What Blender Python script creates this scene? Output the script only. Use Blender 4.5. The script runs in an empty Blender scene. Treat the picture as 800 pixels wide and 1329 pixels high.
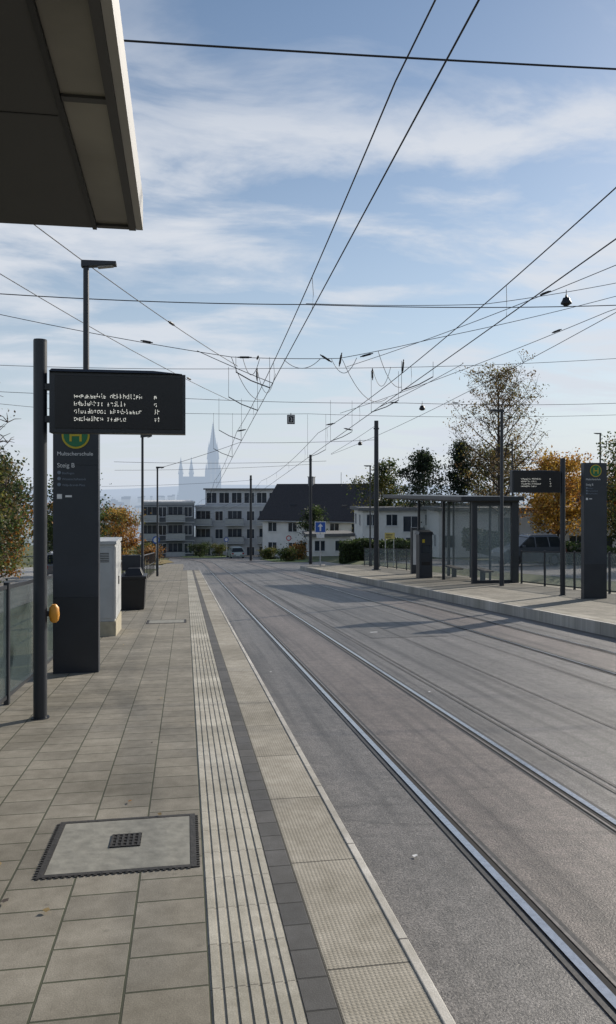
import bpy, math, random
import numpy as np
from mathutils import Vector, Matrix
random.seed(7); np.random.seed(7)
S=bpy.context.scene
SL=0.07                      # the street falls 7 % along +Y
def gz(y): return -SL*y
# ---------------------------------------------------------------- materials
def newmat(n):
    m=bpy.data.materials.new(n); m.use_nodes=True
    return m,m.node_tree,m.node_tree.nodes['Principled BSDF']
def mat(n,col,rough=.6,metal=0,var=.15,scale=8,bump=0,spec=.5,haze=0,hazecol=(.50,.58,.70),emis=None):
    m,nt,p=newmat(n)
    p.inputs['Roughness'].default_value=rough; p.inputs['Metallic'].default_value=metal
    p.inputs['Specular IOR Level'].default_value=spec
    tc=nt.nodes.new('ShaderNodeTexCoord'); no=nt.nodes.new('ShaderNodeTexNoise')
    no.inputs['Scale'].default_value=scale; no.inputs['Detail'].default_value=5
    nt.links.new(tc.outputs['Object'],no.inputs['Vector'])
    r=nt.nodes.new('ShaderNodeValToRGB')
    r.color_ramp.elements[0].position=.3; r.color_ramp.elements[1].position=.7
    r.color_ramp.elements[0].color=tuple(c*(1-var) for c in col)+(1,)
    r.color_ramp.elements[1].color=tuple(min(1,c*(1+var)) for c in col)+(1,)
    nt.links.new(no.outputs['Fac'],r.inputs[0]); nt.links.new(r.outputs[0],p.inputs['Base Color'])
    if bump:
        b=nt.nodes.new('ShaderNodeBump'); b.inputs['Strength'].default_value=bump; b.inputs['Distance'].default_value=.01
        nt.links.new(no.outputs['Fac'],b.inputs['Height']); nt.links.new(b.outputs[0],p.inputs['Normal'])
    if emis:
        p.inputs['Emission Color'].default_value=emis+(1,); p.inputs['Emission Strength'].default_value=1
    if haze:  # aerial haze painted into the material as a fixed share of emission
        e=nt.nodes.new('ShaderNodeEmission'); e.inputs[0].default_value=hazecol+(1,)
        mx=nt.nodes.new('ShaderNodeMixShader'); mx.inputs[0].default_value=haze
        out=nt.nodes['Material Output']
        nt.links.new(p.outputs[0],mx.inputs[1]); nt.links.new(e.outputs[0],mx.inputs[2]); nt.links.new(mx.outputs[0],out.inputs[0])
    return m
def N(nt,t,**k):
    n=nt.nodes.new(t)
    for a,v in k.items(): setattr(n,a,v)
    return n
def swapped(nt,sx,sy,ox=0,oy=0):
    """vector (Y*sx+ox , X*sy+oy)"""
    tc=N(nt,'ShaderNodeTexCoord'); s=N(nt,'ShaderNodeSeparateXYZ'); c=N(nt,'ShaderNodeCombineXYZ')
    nt.links.new(tc.outputs['Object'],s.inputs[0])
    for src,dst,k,o in (('Y','X',sx,ox),('X','Y',sy,oy)):
        m=N(nt,'ShaderNodeMath',operation='MULTIPLY_ADD'); m.inputs[1].default_value=k; m.inputs[2].default_value=o
        nt.links.new(s.outputs[src],m.inputs[0]); nt.links.new(m.outputs[0],c.inputs[dst])
    return c
def noise(nt,vec,scale,detail=4,rough=.55):
    n=N(nt,'ShaderNodeTexNoise'); n.inputs['Scale'].default_value=scale; n.inputs['Detail'].default_value=detail
    n.inputs['Roughness'].default_value=rough
    if vec is not None: nt.links.new(vec,n.inputs['Vector'])
    return n
def ramp(nt,src,stops):
    r=N(nt,'ShaderNodeValToRGB'); cr=r.color_ramp
    while len(cr.elements)<len(stops): cr.elements.new(.5)
    for e,(p,c) in zip(cr.elements,stops):
        e.position=p; e.color=(c if len(c)==4 else tuple(c)+(1,))
    nt.links.new(src,r.inputs[0]); return r
def mixc(nt,f,a,b,mode='MIX'):
    m=N(nt,'ShaderNodeMix',data_type='RGBA',blend_type=mode)
    if isinstance(f,float): m.inputs[0].default_value=f
    else: nt.links.new(f,m.inputs[0])
    for i,x in ((6,a),(7,b)):
        if isinstance(x,tuple): m.inputs[i].default_value=x+(1,)
        else: nt.links.new(x,m.inputs[i])
    return m.outputs[2]
def paving(n,c1,c2,mortar,bw,rh,msize=.006,off=.5,ox=0,oy=0,rough=.8,dots=False):
    m,nt,p=newmat(n); v=swapped(nt,1,1,ox,oy)
    b=N(nt,'ShaderNodeTexBrick'); b.offset=off
    b.inputs['Scale'].default_value=1; b.inputs['Brick Width'].default_value=bw; b.inputs['Row Height'].default_value=rh
    b.inputs['Mortar Size'].default_value=msize; b.inputs['Mortar Smooth'].default_value=.3
    b.inputs['Color1'].default_value=c1+(1,); b.inputs['Color2'].default_value=c2+(1,); b.inputs['Mortar'].default_value=mortar+(1,)
    nt.links.new(v.outputs[0],b.inputs['Vector'])
    n1=noise(nt,v.outputs[0],.9,6,.65); n2=noise(nt,v.outputs[0],160,3,.7); n3=noise(nt,v.outputs[0],9,6,.65)
    r1=ramp(nt,n1.outputs['Fac'],[(.3,(.62,.61,.57)),(.66,(1.12,1.12,1.12))])
    r3=ramp(nt,n3.outputs['Fac'],[(.3,(.74,.73,.70)),(.65,(1.08,1.08,1.08))])
    r2=ramp(nt,n2.outputs['Fac'],[(.3,(.65,.65,.65)),(.7,(1.25,1.25,1.25))])
    c=mixc(nt,1.,b.outputs['Color'],r1.outputs[0],'MULTIPLY'); c=mixc(nt,.9,c,r3.outputs[0],'MULTIPLY'); c=mixc(nt,.8,c,r2.outputs[0],'MULTIPLY')
    vs_=N(nt,'ShaderNodeTexVoronoi'); vs_.inputs['Scale'].default_value=5.5; nt.links.new(v.outputs[0],vs_.inputs['Vector'])
    c=mixc(nt,.35,c,ramp(nt,vs_.outputs['Distance'],[(.05,(.35,.35,.33)),(.09,(1,1,1))]).outputs[0],'MULTIPLY')
    nt.links.new(c,p.inputs['Base Color']); p.inputs['Roughness'].default_value=rough
    bp=N(nt,'ShaderNodeBump',invert=True); bp.inputs['Strength'].default_value=.7; bp.inputs['Distance'].default_value=.006
    nt.links.new(b.outputs['Fac'],bp.inputs['Height'])
    bp2=N(nt,'ShaderNodeBump'); bp2.inputs['Strength'].default_value=.35; bp2.inputs['Distance'].default_value=.003
    nt.links.new(n2.outputs['Fac'],bp2.inputs['Height']); nt.links.new(bp.outputs[0],bp2.inputs['Normal'])
    last=bp2
    if dots:
        vo=N(nt,'ShaderNodeTexVoronoi'); vo.inputs['Scale'].default_value=56; vo.inputs['Randomness'].default_value=0
        nt.links.new(v.outputs[0],vo.inputs['Vector'])
        rr=ramp(nt,vo.outputs['Distance'],[(.22,(1,1,1)),(.42,(0,0,0))])
        bp3=N(nt,'ShaderNodeBump'); bp3.inputs['Strength'].default_value=.45; bp3.inputs['Distance'].default_value=.003
        nt.links.new(rr.outputs[0],bp3.inputs['Height']); nt.links.new(bp2.outputs[0],bp3.inputs['Normal']); last=bp3
    nt.links.new(last.outputs[0],p.inputs['Normal'])
    return m
def asphalt(n,ca,cb,streak=True,rough=.52):
    m,nt,p=newmat(n); tc=N(nt,'ShaderNodeTexCoord'); o=tc.outputs['Object']
    mp=N(nt,'ShaderNodeMapping'); mp.inputs['Scale'].default_value=(3.2,.035,1); nt.links.new(o,mp.inputs[0])
    big=noise(nt,o,.45,6,.65); st=noise(nt,mp.outputs[0],1.4,6,.65); fine=noise(nt,o,85,3,.75); mid=noise(nt,o,9,7,.75)
    c=ramp(nt,big.outputs['Fac'],[(.32,ca),(.68,cb)]).outputs[0]
    c=mixc(nt,.95,c,ramp(nt,st.outputs['Fac'],[(.36,(.46,.45,.45)),(.50,(1,1,1)),(.66,(1.25,1.25,1.25))]).outputs[0],'MULTIPLY')
    c=mixc(nt,.9,c,ramp(nt,mid.outputs['Fac'],[(.35,(.66,.66,.66)),(.62,(1.18,1.18,1.18))]).outputs[0],'MULTIPLY')
    c=mixc(nt,1.,c,ramp(nt,fine.outputs['Fac'],[(.35,(.42,.42,.42)),(.68,(1.85,1.82,1.78))]).outputs[0],'MULTIPLY')
    nv=N(nt,'ShaderNodeVectorMath',operation='MULTIPLY_ADD'); nv.inputs[1].default_value=(.7,.7,0)
    nt.links.new(noise(nt,o,1.6,6,.6).outputs['Color'],nv.inputs[0]); nt.links.new(o,nv.inputs[2])
    vo=N(nt,'ShaderNodeTexVoronoi',feature='DISTANCE_TO_EDGE'); vo.inputs['Scale'].default_value=.30; nt.links.new(nv.outputs[0],vo.inputs['Vector'])
    c=mixc(nt,.4,c,ramp(nt,vo.outputs['Distance'],[(.0,(.25,.25,.25)),(.004,(1,1,1))]).outputs[0],'MULTIPLY')
    nt.links.new(c,p.inputs['Base Color']); p.inputs['Roughness'].default_value=rough
    bp=N(nt,'ShaderNodeBump'); bp.inputs['Strength'].default_value=.8; bp.inputs['Distance'].default_value=.005
    nt.links.new(fine.outputs['Fac'],bp.inputs['Height']); nt.links.new(bp.outputs[0],p.inputs['Normal'])
    return m
def leafmat(n,col):
    m,nt,p=newmat(n)
    g=N(nt,'ShaderNodeNewGeometry'); r=ramp(nt,g.outputs['Random Per Island'],[(0,tuple(c*.6 for c in col)),(1,tuple(c*1.5 for c in col))])
    nt.links.new(r.outputs[0],p.inputs['Base Color']); p.inputs['Roughness'].default_value=.6
    t=N(nt,'ShaderNodeBsdfTranslucent'); nt.links.new(r.outputs[0],t.inputs[0])
    mx=N(nt,'ShaderNodeMixShader'); mx.inputs[0].default_value=.45
    nt.links.new(p.outputs[0],mx.inputs[1]); nt.links.new(t.outputs[0],mx.inputs[2]); nt.links.new(mx.outputs[0],nt.nodes['Material Output'].inputs[0])
    return m
def glassmat(n,col,alpha,rough=.05):
    m,nt,p=newmat(n)
    p.inputs['Base Color'].default_value=col+(1,); p.inputs['Roughness'].default_value=rough; p.inputs['Alpha'].default_value=alpha
    return m
DARK=mat('anthracite_paint',(.022,.026,.034),.42,0,.12,3)
DARK2=mat('anthracite_panel',(.030,.036,.048),.38,0,.10,2)
BLACK=mat('black_plastic',(.010,.010,.012),.45,0,.1)
WIRE=mat('wire_metal',(.02,.02,.024),.6,0,.1)
STEEL=mat('polished_rail_steel',(.50,.50,.52),.25,.9,.15,30)
RAILSIDE=mat('rusty_rail_lip',(.20,.18,.165),.45,.5,.3,20)
GROOVE=mat('rail_groove',(.010,.009,.009),.9,0,.2)
BITUMEN=mat('bitumen_joint',(.034,.032,.031),.55,0,.35,25,.3)
ALU=mat('aluminium_fascia',(.33,.32,.30),.5,.1,.05,3)
SOFFIT=mat('soffit_grey',(.062,.061,.062),.6,0,.06,2)
FROST=mat('frosted_canopy_panel',(.17,.16,.135),.3,0,.45,1.6)
CAB=mat('cabinet_grey',(.42,.43,.43),.5,0,.08,4)
CONC=mat('concrete_plinth',(.38,.34,.25),.85,0,.15,12,.3)
YEL=mat('yellow_orange_plastic',(.70,.30,.03),.4,0,.05)
WHITE=mat('white_print',(.75,.75,.75),.6,0,.02)
LED=mat('led_white',(.8,.8,.75),.5,0,.02,emis=(.75,.74,.66))
GREEN=mat('sign_green',(.02,.17,.07),.5,0,.05)
SYEL=mat('sign_yellow',(.55,.42,.03),.5,0,.05)
BLUE=mat('sign_blue',(.02,.10,.42),.4,0,.05)
SOLAR=mat('pylon_label',(.20,.24,.30),.5,0,.05)
GLASS=glassmat('tinted_glass',(.09,.12,.13),.5)
GLASSC=glassmat('clear_glass',(.30,.36,.38),.20)
WIN=mat('window_glass',(.035,.045,.06),.12,0,.4,.6)
FRAME=mat('window_frame_white',(.7,.7,.7),.5,0,.05)
WALLW=mat('render_white',(.80,.79,.76),.85,0,.06,1.2)
WALLG=mat('render_grey',(.20,.21,.23),.85,0,.1,1.0)
WALLL=mat('render_light_grey',(.54,.55,.57),.85,0,.08,1.0)
ROOF=mat('roof_tiles_dark',(.040,.035,.036),.7,0,.3,6,.4)
ROOFB=mat('roof_flat_gravel',(.16,.16,.16),.85,0,.2,5)
BARK=mat('bark',(.07,.055,.045),.9,0,.3,9,.5)
IRON=mat('cast_iron',(.055,.05,.045),.6,.4,.25,40,.4)
PAVE=paving('concrete_pavers',(.290,.264,.218),(.222,.203,.168),(.070,.075,.045),.235,.305,.006,.5,0,-.087)
DKPAVE=paving('dark_pavers',(.115,.112,.112),(.08,.08,.082),(.035,.035,.033),.2,.12,.006,.0,0,-.40)
EDGE=paving('platform_edge_slabs',(.42,.385,.325),(.31,.282,.232),(.12,.11,.09),.98,.5,.006,.0,.1,-.52,dots=True)
TACT=paving('tactile_concrete',(.54,.51,.44),(.43,.405,.345),(.24,.22,.19),.31,2,.003,.0,0,.5)
KERB=paving('granite_kerb',(.60,.57,.52),(.50,.475,.44),(.15,.14,.13),1.0,2,.006,.0,0,.5)
ASPH=asphalt('asphalt_road',(.098,.093,.090),(.140,.132,.127))
ASPHB=asphalt('asphalt_trackbed',(.104,.087,.079),(.150,.128,.117))
ASPHL=asphalt('asphalt_light',(.23,.22,.21),(.30,.29,.27))
# ---------------------------------------------------------------- mesh builder
class B:
    def __init__(s,name,M=None):
        s.n=name; s.v=[]; s.f=[]; s.m=[]; s.mats=[]; s.sm=[]; s.M=M
    def mi(s,m):
        if m not in s.mats: s.mats.append(m)
        return s.mats.index(m)
    def add(s,vs,fs,m,smooth=False):
        o=len(s.v)
        for v in vs:
            v=Vector(v)
            if s.M: v=s.M@v
            s.v.append(tuple(v))
        k=s.mi(m)
        for f in fs: s.f.append(tuple(i+o for i in f)); s.m.append(k); s.sm.append(smooth)
    HF=[(0,3,2,1),(4,5,6,7),(0,1,5,4),(1,2,6,5),(2,3,7,6),(3,0,4,7)]
    def box(s,x0,x1,y0,y1,z0,z1,m):
        s.add([(x0,y0,z0),(x1,y0,z0),(x1,y1,z0),(x0,y1,z0),(x0,y0,z1),(x1,y0,z1),(x1,y1,z1),(x0,y1,z1)],B.HF,m)
    def sbox(s,x0,x1,y0,y1,z0,z1,m):   # follows the street gradient
        a,b=gz(y0),gz(y1)
        s.add([(x0,y0,a+z0),(x1,y0,a+z0),(x1,y1,b+z0),(x0,y1,b+z0),(x0,y0,a+z1),(x1,y0,a+z1),(x1,y1,b+z1),(x0,y1,b+z1)],B.HF,m)
    def hexa(s,lo,hi,m): s.add(list(lo)+list(hi),B.HF,m)
    def poly(s,pts,m): s.add(pts,[tuple(range(len(pts)))],m)
    def extr(s,prof,y0,y1,m):  # profile (x,z) extruded in y
        n=len(prof); vs=[(x,y0,z) for x,z in prof]+[(x,y1,z) for x,z in prof]
        fs=[tuple(range(n)),tuple(range(2*n-1,n-1,-1))]+[(i,i+n,(i+1)%n+n,(i+1)%n) for i in range(n)]
        s.add(vs,fs,m)
    def tube(s,pts,r,m,n=8,smooth=True):
        pts=[Vector(p) for p in pts]
        if not isinstance(r,(list,tuple)): r=[r]*len(pts)
        vs=[];fs=[]
        for i,p in enumerate(pts):
            d=(pts[min(i+1,len(pts)-1)]-pts[max(i-1,0)]).normalized()
            a=d.cross(Vector((0,0,1)))
            if a.length<.05: a=d.cross(Vector((0,1,0)))
            a.normalize(); b=d.cross(a)
            for k in range(n):
                t=2*math.pi*k/n; vs.append(p+(a*math.cos(t)+b*math.sin(t))*r[i])
        for i in range(len(pts)-1):
            for k in range(n):
                fs.append((i*n+k,i*n+(k+1)%n,(i+1)*n+(k+1)%n,(i+1)*n+k))
        s.add(vs,fs,m,smooth)
        L=(len(pts)-1)*n
        s.add(vs[:n],[tuple(range(n))],m); s.add(vs[L:],[tuple(range(n))],m)
    def disc(s,c,r,m,axis='y',n=24,th=.01):
        c=Vector(c)
        d=Vector((0,th,0)) if axis=='y' else Vector((th,0,0)) if axis=='x' else Vector((0,0,th))
        s.tube([c-d/2,c+d/2],r,m,n,False)
    def done(s,bevel=0,parent=None):
        me=bpy.data.meshes.new(s.n); me.from_pydata(s.v,[],s.f)
        for m in s.mats: me.materials.append(m)
        me.polygons.foreach_set('material_index',s.m); me.polygons.foreach_set('use_smooth',s.sm)
        me.update()
        o=bpy.data.objects.new(s.n,me); S.collection.objects.link(o)
        if bevel:
            md=o.modifiers.new('b','BEVEL'); md.width=bevel; md.segments=2; md.limit_method='ANGLE'
        if parent: o.parent=parent
        return o
def text(body,loc,size,m,parent,name='lettering',align='LEFT',rx=90,rz=0,sx=1):
    cu=bpy.data.curves.new(name,'FONT'); cu.body=body; cu.size=size; cu.align_x=align; cu.extrude=.001
    o=bpy.data.objects.new(name+'_c',cu); S.collection.objects.link(o)
    bpy.context.view_layer.update()
    me=bpy.data.meshes.new_from_object(o.evaluated_get(bpy.context.evaluated_depsgraph_get()))
    bpy.data.objects.remove(o)
    me.materials.clear(); me.materials.append(m)
    t=bpy.data.objects.new(name,me); S.collection.objects.link(t)
    t.location=loc; t.rotation_euler=(math.radians(rx),0,math.radians(rz)); t.scale=(sx,1,1); t.parent=parent
    return t
# ---------------------------------------------------------------- world
SUN_AZ=math.radians(53); SUN_EL=math.radians(25)
W=bpy.data.worlds.new('World'); S.world=W; W.use_nodes=True; nt=W.node_tree
bg=nt.nodes['Background']; bg.inputs[1].default_value=.105
sky=N(nt,'ShaderNodeTexSky',sky_type='NISHITA'); sky.sun_disc=False
sky.sun_elevation=SUN_EL; sky.sun_rotation=SUN_AZ; sky.altitude=500; sky.air_density=1.15; sky.dust_density=.5; sky.ozone_density=1.8
tc=N(nt,'ShaderNodeTexCoord'); sp=N(nt,'ShaderNodeSeparateXYZ'); nt.links.new(tc.outputs['Generated'],sp.inputs[0])
den=N(nt,'ShaderNodeMath',operation='ADD'); den.inputs[1].default_value=.14; nt.links.new(sp.outputs['Z'],den.inputs[0])
den2=N(nt,'ShaderNodeMath',operation='MAXIMUM'); den2.inputs[1].default_value=.05; nt.links.new(den.outputs[0],den2.inputs[0])
cv=N(nt,'ShaderNodeCombineXYZ')
for a in 'XY':
    d=N(nt,'ShaderNodeMath',operation='DIVIDE'); nt.links.new(sp.outputs[a],d.inputs[0]); nt.links.new(den2.outputs[0],d.inputs[1]); nt.links.new(d.outputs[0],cv.inputs[a])
mp=N(nt,'ShaderNodeMapping'); mp.inputs['Rotation'].default_value=(0,0,math.radians(-12)); mp.inputs['Scale'].default_value=(1.0,1.7,1); mp.inputs['Location'].default_value=(4.4,1.9,0)
nt.links.new(cv.outputs[0],mp.inputs[0])
n1=noise(nt,mp.outputs[0],1.7,10,.58); n1.inputs['Distortion'].default_value=.30
n2=noise(nt,mp.outputs[0],.75,3,.5)
mm=N(nt,'ShaderNodeMath',operation='MULTIPLY_ADD'); mm.inputs[1].default_value=.7; nt.links.new(n2.outputs['Fac'],mm.inputs[0]); nt.links.new(n1.outputs['Fac'],mm.inputs[2])
cl=ramp(nt,mm.outputs[0],[(.79,(0,0,0)),(.86,(.24,.24,.24)),(.92,(.58,.58,.58)),(1.0,(.85,.85,.85))])
hi=ramp(nt,sp.outputs['Z'],[(.40,(1,1,1)),(.52,(.30,.30,.30))])
cm=mixc(nt,1.,cl.outputs[0],hi.outputs[0],'MULTIPLY')
c=mixc(nt,cm,sky.outputs[0],(7.3,7.5,7.9))
hz=ramp(nt,sp.outputs['Z'],[(0.0,(.95,.95,.95)),(.10,(.66,.66,.66)),(.22,(.34,.34,.34)),(.38,(.12,.12,.12)),(.6,(.0,.0,.0))])
c=mixc(nt,hz.outputs[0],c,(6.0,6.6,7.5))
nt.links.new(c,bg.inputs[0])
sd=Vector((math.sin(SUN_AZ)*math.cos(SUN_EL),math.cos(SUN_AZ)*math.cos(SUN_EL),math.sin(SUN_EL)))
L=bpy.data.lights.new('sun','SUN'); L.energy=5.0; L.angle=math.radians(.5); L.color=(1,.92,.80)
lo=bpy.data.objects.new('sun',L); S.collection.objects.link(lo); lo.rotation_euler=sd.to_track_quat('Z','Y').to_euler()
# ---------------------------------------------------------------- terrain
def terr(x,y):
    z=-SL*min(y,170)-.32
    if x>13.5: z+=min(.35,(x-13.5)*.3)
    if y>170:
        t=min(1,(y-170)/500); z-=50*(t*t*(3-2*t))
    if y>2500:
        t=min(1,(y-2500)/4500); z+=t*(92+22*math.sin(x/900)+12*math.sin(x/370+1))
    return z
ys=[-400,-60,-10,0,10,20,40,60,80,100,120,140,160,170]+list(range(200,700,40))+[800,1000,1300,1700,2200,2500,3000,3600,4300,5000,6000,7000,9000,12000]
xs=[-9000,-6000,-4000,-2800,-2000,-1400,-900,-500,-250,-120,-60,-30,-15,-8,-4,-2.2,0,5,9,13.5,14.8,20,30,50,80,140,250,500,900,1400,2000,2800,4000,6000,9000]
vs=[(x,y,terr(x,y)) for y in ys for x in xs]; nx=len(xs)
fs=[(j*nx+i,j*nx+i+1,(j+1)*nx+i+1,(j+1)*nx+i) for j in range(len(ys)-1) for i in range(nx-1)]
GR,nt,p=newmat('ground_grass')
tc=N(nt,'ShaderNodeTexCoord'); a=noise(nt,tc.outputs['Object'],.35,6,.6); b_=noise(nt,tc.outputs['Object'],25,4,.7)
c=ramp(nt,a.outputs['Fac'],[(.3,(.05,.07,.022)),(.55,(.085,.10,.03)),(.72,(.14,.11,.045))]).outputs[0]
c=mixc(nt,.8,c,ramp(nt,b_.outputs['Fac'],[(.3,(.55,.55,.55)),(.7,(1.3,1.3,1.3))]).outputs[0],'MULTIPLY')
nt.links.new(c,p.inputs['Base Color']); p.inputs['Roughness'].default_value=.9
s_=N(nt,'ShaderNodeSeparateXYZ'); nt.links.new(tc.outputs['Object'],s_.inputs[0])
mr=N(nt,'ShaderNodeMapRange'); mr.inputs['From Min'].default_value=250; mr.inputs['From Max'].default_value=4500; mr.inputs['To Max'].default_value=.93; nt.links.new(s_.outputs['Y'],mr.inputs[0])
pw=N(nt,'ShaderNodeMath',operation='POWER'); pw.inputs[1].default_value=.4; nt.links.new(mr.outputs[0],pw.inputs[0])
e=N(nt,'ShaderNodeEmission'); e.inputs[0].default_value=(.46,.54,.66,1); mx=N(nt,'ShaderNodeMixShader')  # distance haze painted over the grass as pale emission, growing along Y
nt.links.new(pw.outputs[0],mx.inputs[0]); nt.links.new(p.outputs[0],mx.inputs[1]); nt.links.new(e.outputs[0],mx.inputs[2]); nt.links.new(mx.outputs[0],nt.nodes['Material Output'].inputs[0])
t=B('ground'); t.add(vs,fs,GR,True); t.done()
# ---------------------------------------------------------------- roads
def xo(y): return 0 if y<72 else -((y-72)**2)/432.
def strip(b,x0,x1,y0,y1,z,m,curve=True,step=2.):
    n=max(1,int((y1-y0)/step)) if curve else 1
    vs=[];fs=[]
    for i in range(n+1):
        y=y0+(y1-y0)*i/n; o=xo(y) if curve else 0
        vs+=[(x0+o,y,gz(y)+z),(x1+o,y,gz(y)+z)]
        if i: fs.append((2*i-2,2*i-1,2*i+1,2*i))
    b.add(vs,fs,m)
RZ=-.25
b=B('road')
strip(b,.80,8.4,-12,62,RZ,ASPH,False)
def sheet(b,pts,z,m): b.poly([(x,y,gz(y)+z) for x,y in pts],m)
sheet(b,[(-1.9,50.0),(.80,50.0),(.80,62),(8.4,62),(8.4,56.5),(13.0,58.5),(17,62),(34,70),(60,74),(60,84),(34,82),(22,84),(17,96),(13,120),(10,150),(-30,160),(-30,150),(-8,140),(-2.2,110),(-1.9,75)],RZ-.004,ASPH)
b.done()
b=B('tram_trackbed')
for c0 in (2.225,6.37):
    strip(b,c0-.46,c0+.46,-12,150,RZ+.004,ASPHB)
b.done()
def rail(b,xc,side):
    strip(b,xc-.084,xc+.088,-12,150,RZ+.006,BITUMEN)
    a=sorted([xc-side*.046,xc-side*.0]); strip(b,a[0],a[1],-12,150,RZ+.014,STEEL)
    a=sorted([xc,xc+side*.040]); strip(b,a[0],a[1],-12,150,RZ+.009,GROOVE)
    a=sorted([xc+side*.040,xc+side*.056]); strip(b,a[0],a[1],-12,150,RZ+.013,RAILSIDE)
for nme,(l,r) in (('a',(1.71,2.74)),('b',(5.86,6.88))):
    b=B('tram_rails'); rail(b,l,1); rail(b,r,-1); b.done()
b=B('asphalt_repair_patch'); DP=asphalt('asphalt_patch_dark',(.075,.071,.068),(.105,.10,.095))
sheet(b,[(3.55,14.5),(5.1,14.5),(5.1,22),(3.55,22)],RZ+.004,DP)
sheet(b,[(7.0,24),(7.9,24),(7.9,36),(7.0,36)],RZ+.004,DP)
b.done()
b=B('tar_joint')
for x in (3.10,3.18,4.15,5.25,7.25): strip(b,x,x+.016,-12,60,RZ+.0085,BITUMEN,False)
b.done()
b=B('road_marking')
for x,y in ((3.75,15.4),(3.6,5.6)):
    sheet(b,[(x,y),(x+.16,y+.02),(x+.15,y+.10),(x,y+.08)],RZ+.009,WHITE)
b.done()
b=B('side_street'); sheet(b,[(-13,8),(-5.2,8),(-5.2,62),(-13,62)],-.28,ASPHL); sheet(b,[(-30,62.01),(-1.9,62.01),(-1.9,72),(-30,72)],-.28,ASPHL); b.done()
b=B('residential_street')
b.poly([(16,5,gz(5)+.04),(24,5,gz(5)+.04),(24,69,gz(69)+.04),(16,64,gz(64)+.04)],ASPH); b.done()
# ---------------------------------------------------------------- platforms
PE=49
b=B('platform_pavement'); b.sbox(-1.95,.087,-9,PE,-.45,0,PAVE); b.sbox(.4045,.52,-9,PE,-.45,0.0,DKPAVE); b.sbox(-1.95,-.2,PE,70,-.45,-.12,PAVE)
b.done()
b=B('platform_edge'); b.sbox(.5205,.845,-9,PE,-.45,.0,EDGE); b.done()
b=B('platform_kerb'); b.sbox(.8455,.885,-9,PE,-.45,.006,KERB)
a=(gz(PE),gz(PE+3)); b.hexa([(-1.9,PE,a[0]-.45),(.885,PE,a[0]-.45),(.885,PE+3,a[1]-.45),(-1.9,PE+3,a[1]-.45)],[(-1.9,PE,a[0]-.001),(.885,PE,a[0]-.001),(.885,PE+3,a[1]-.22),(-1.9,PE+3,a[1]-.22)],KERB)
b.done(.004)
b=B('tactile_paving_strip'); b.sbox(.088,.404,-9,PE,-.3,-.003,TACT)
w=.316/7
for i in range(7): b.sbox(.088+w*i+.008,.088+w*i+w-.008,-9,PE,-.0025,.0025,TACT)
b.done()
COVERC=mat('cover_concrete',(.24,.232,.20),.8,0,.2,14,.5)
def cover(name,x0,x1,y0,y1,grate):
    b=B(name); f=.03
    for a in ((x0,x1,y0,y0+f),(x0,x1,y1-f,y1),(x0,x0+f,y0+f,y1-f),(x1-f,x1,y0+f,y1-f)): b.sbox(*a,-.02,.006,IRON)
    b.sbox(x0+f+.002,x1-f-.002,y0+f+.002,y1-f-.002,-.02,.004,COVERC)
    n=int((x1-x0)/.03)
    for i in range(n):
        x=x0+.03*i; b.sbox(x,x+.014,y0-.012,y0-.0005,-.01,.005,IRON)
    n=int((y1-y0)/.03)
    for i in range(n):
        y=y0+.03*i; b.sbox(x0-.016,x0-.0005,y,y+.014,-.01,.005,IRON); b.sbox(x1+.0005,x1+.016,y,y+.014,-.01,.005,IRON)
    if grate:
        cx=(x0+x1)/2+.01; cy=(y0+y1)/2+.03
        b.sbox(cx-.08,cx+.08,cy-.09,cy+.09,.0045,.006,GROOVE)
        for i in range(6):
            x=cx-.08+i*.0285; b.sbox(x,x+.012,cy-.09,cy+.09,.0065,.010,IRON)
        for i in range(5):
            y=cy-.09+i*.042; b.sbox(cx-.08,cx+.08,y,y+.010,.0062,.0095,IRON)
    b.done()
cover('manhole_cover',-.71,.055,3.86,4.62,True)
cover('manhole_cover',-.78,.0,16.0,16.7,False)
LEAFO=leafmat('leaf_orange',(.30,.14,.04)); LEAFY=leafmat('leaf_yellow',(.30,.22,.10))
b=B('fallen_leaves')
for k in range(14):
    x=random.uniform(-1.8,.3); y=random.uniform(3.2,14)**1.0; a=random.uniform(0,6.28); s=random.uniform(.010,.02)
    if k<5: x,y,s=[(-.93,4.05,.03),(-.80,3.62,.025),(-.34,4.9,.018),(-.15,4.62,.018),(-.6,3.5,.018)][k]
    p=[(x+s*math.cos(a+i*1.2566)*(1 if i%2 else .7),y+s*math.sin(a+i*1.2566),gz(y)+.012+.008*random.random()) for i in range(5)]
    b.poly(p,random.choice((LEAFO,LEAFY,BARK)))
b.done()
b=B('road_litter')
for x,y in ((1.32,4.35),(2.95,9.1),(1.2,11)):
    b.poly([(x,y,gz(y)+RZ+.01),(x+.025,y+.008,gz(y)+RZ+.016),(x+.022,y+.03,gz(y)+RZ+.012),(x-.008,y+.025,gz(y)+RZ+.01)],WHITE)
b.done()
b=B('platform_pavement'); b.sbox(8.42,12.9,-9,54,-.45,0,PAVE)
b.poly([(8.42,54,gz(54)),(12.9,54,gz(54)),(12.9,60,gz(60)-.1),(10.6,58,gz(58)-.1)],PAVE); b.done()
b=B('platform_kerb')
b.sbox(8.12,8.418,-9,54,-.45,.004,EDGE); b.sbox(8.02,8.118,-9,54,-.45,.002,KERB)
b.hexa([(8.02,54.002,gz(54)-.45),(8.42,54.002,gz(54)-.45),(10.9,60,gz(60)-.45),(10.5,60,gz(60)-.45)],[(8.02,54.002,gz(54)),(8.42,54.002,gz(54)),(10.9,60,gz(60)-.1),(10.5,60,gz(60)-.1)],KERB)
b.done()
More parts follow.
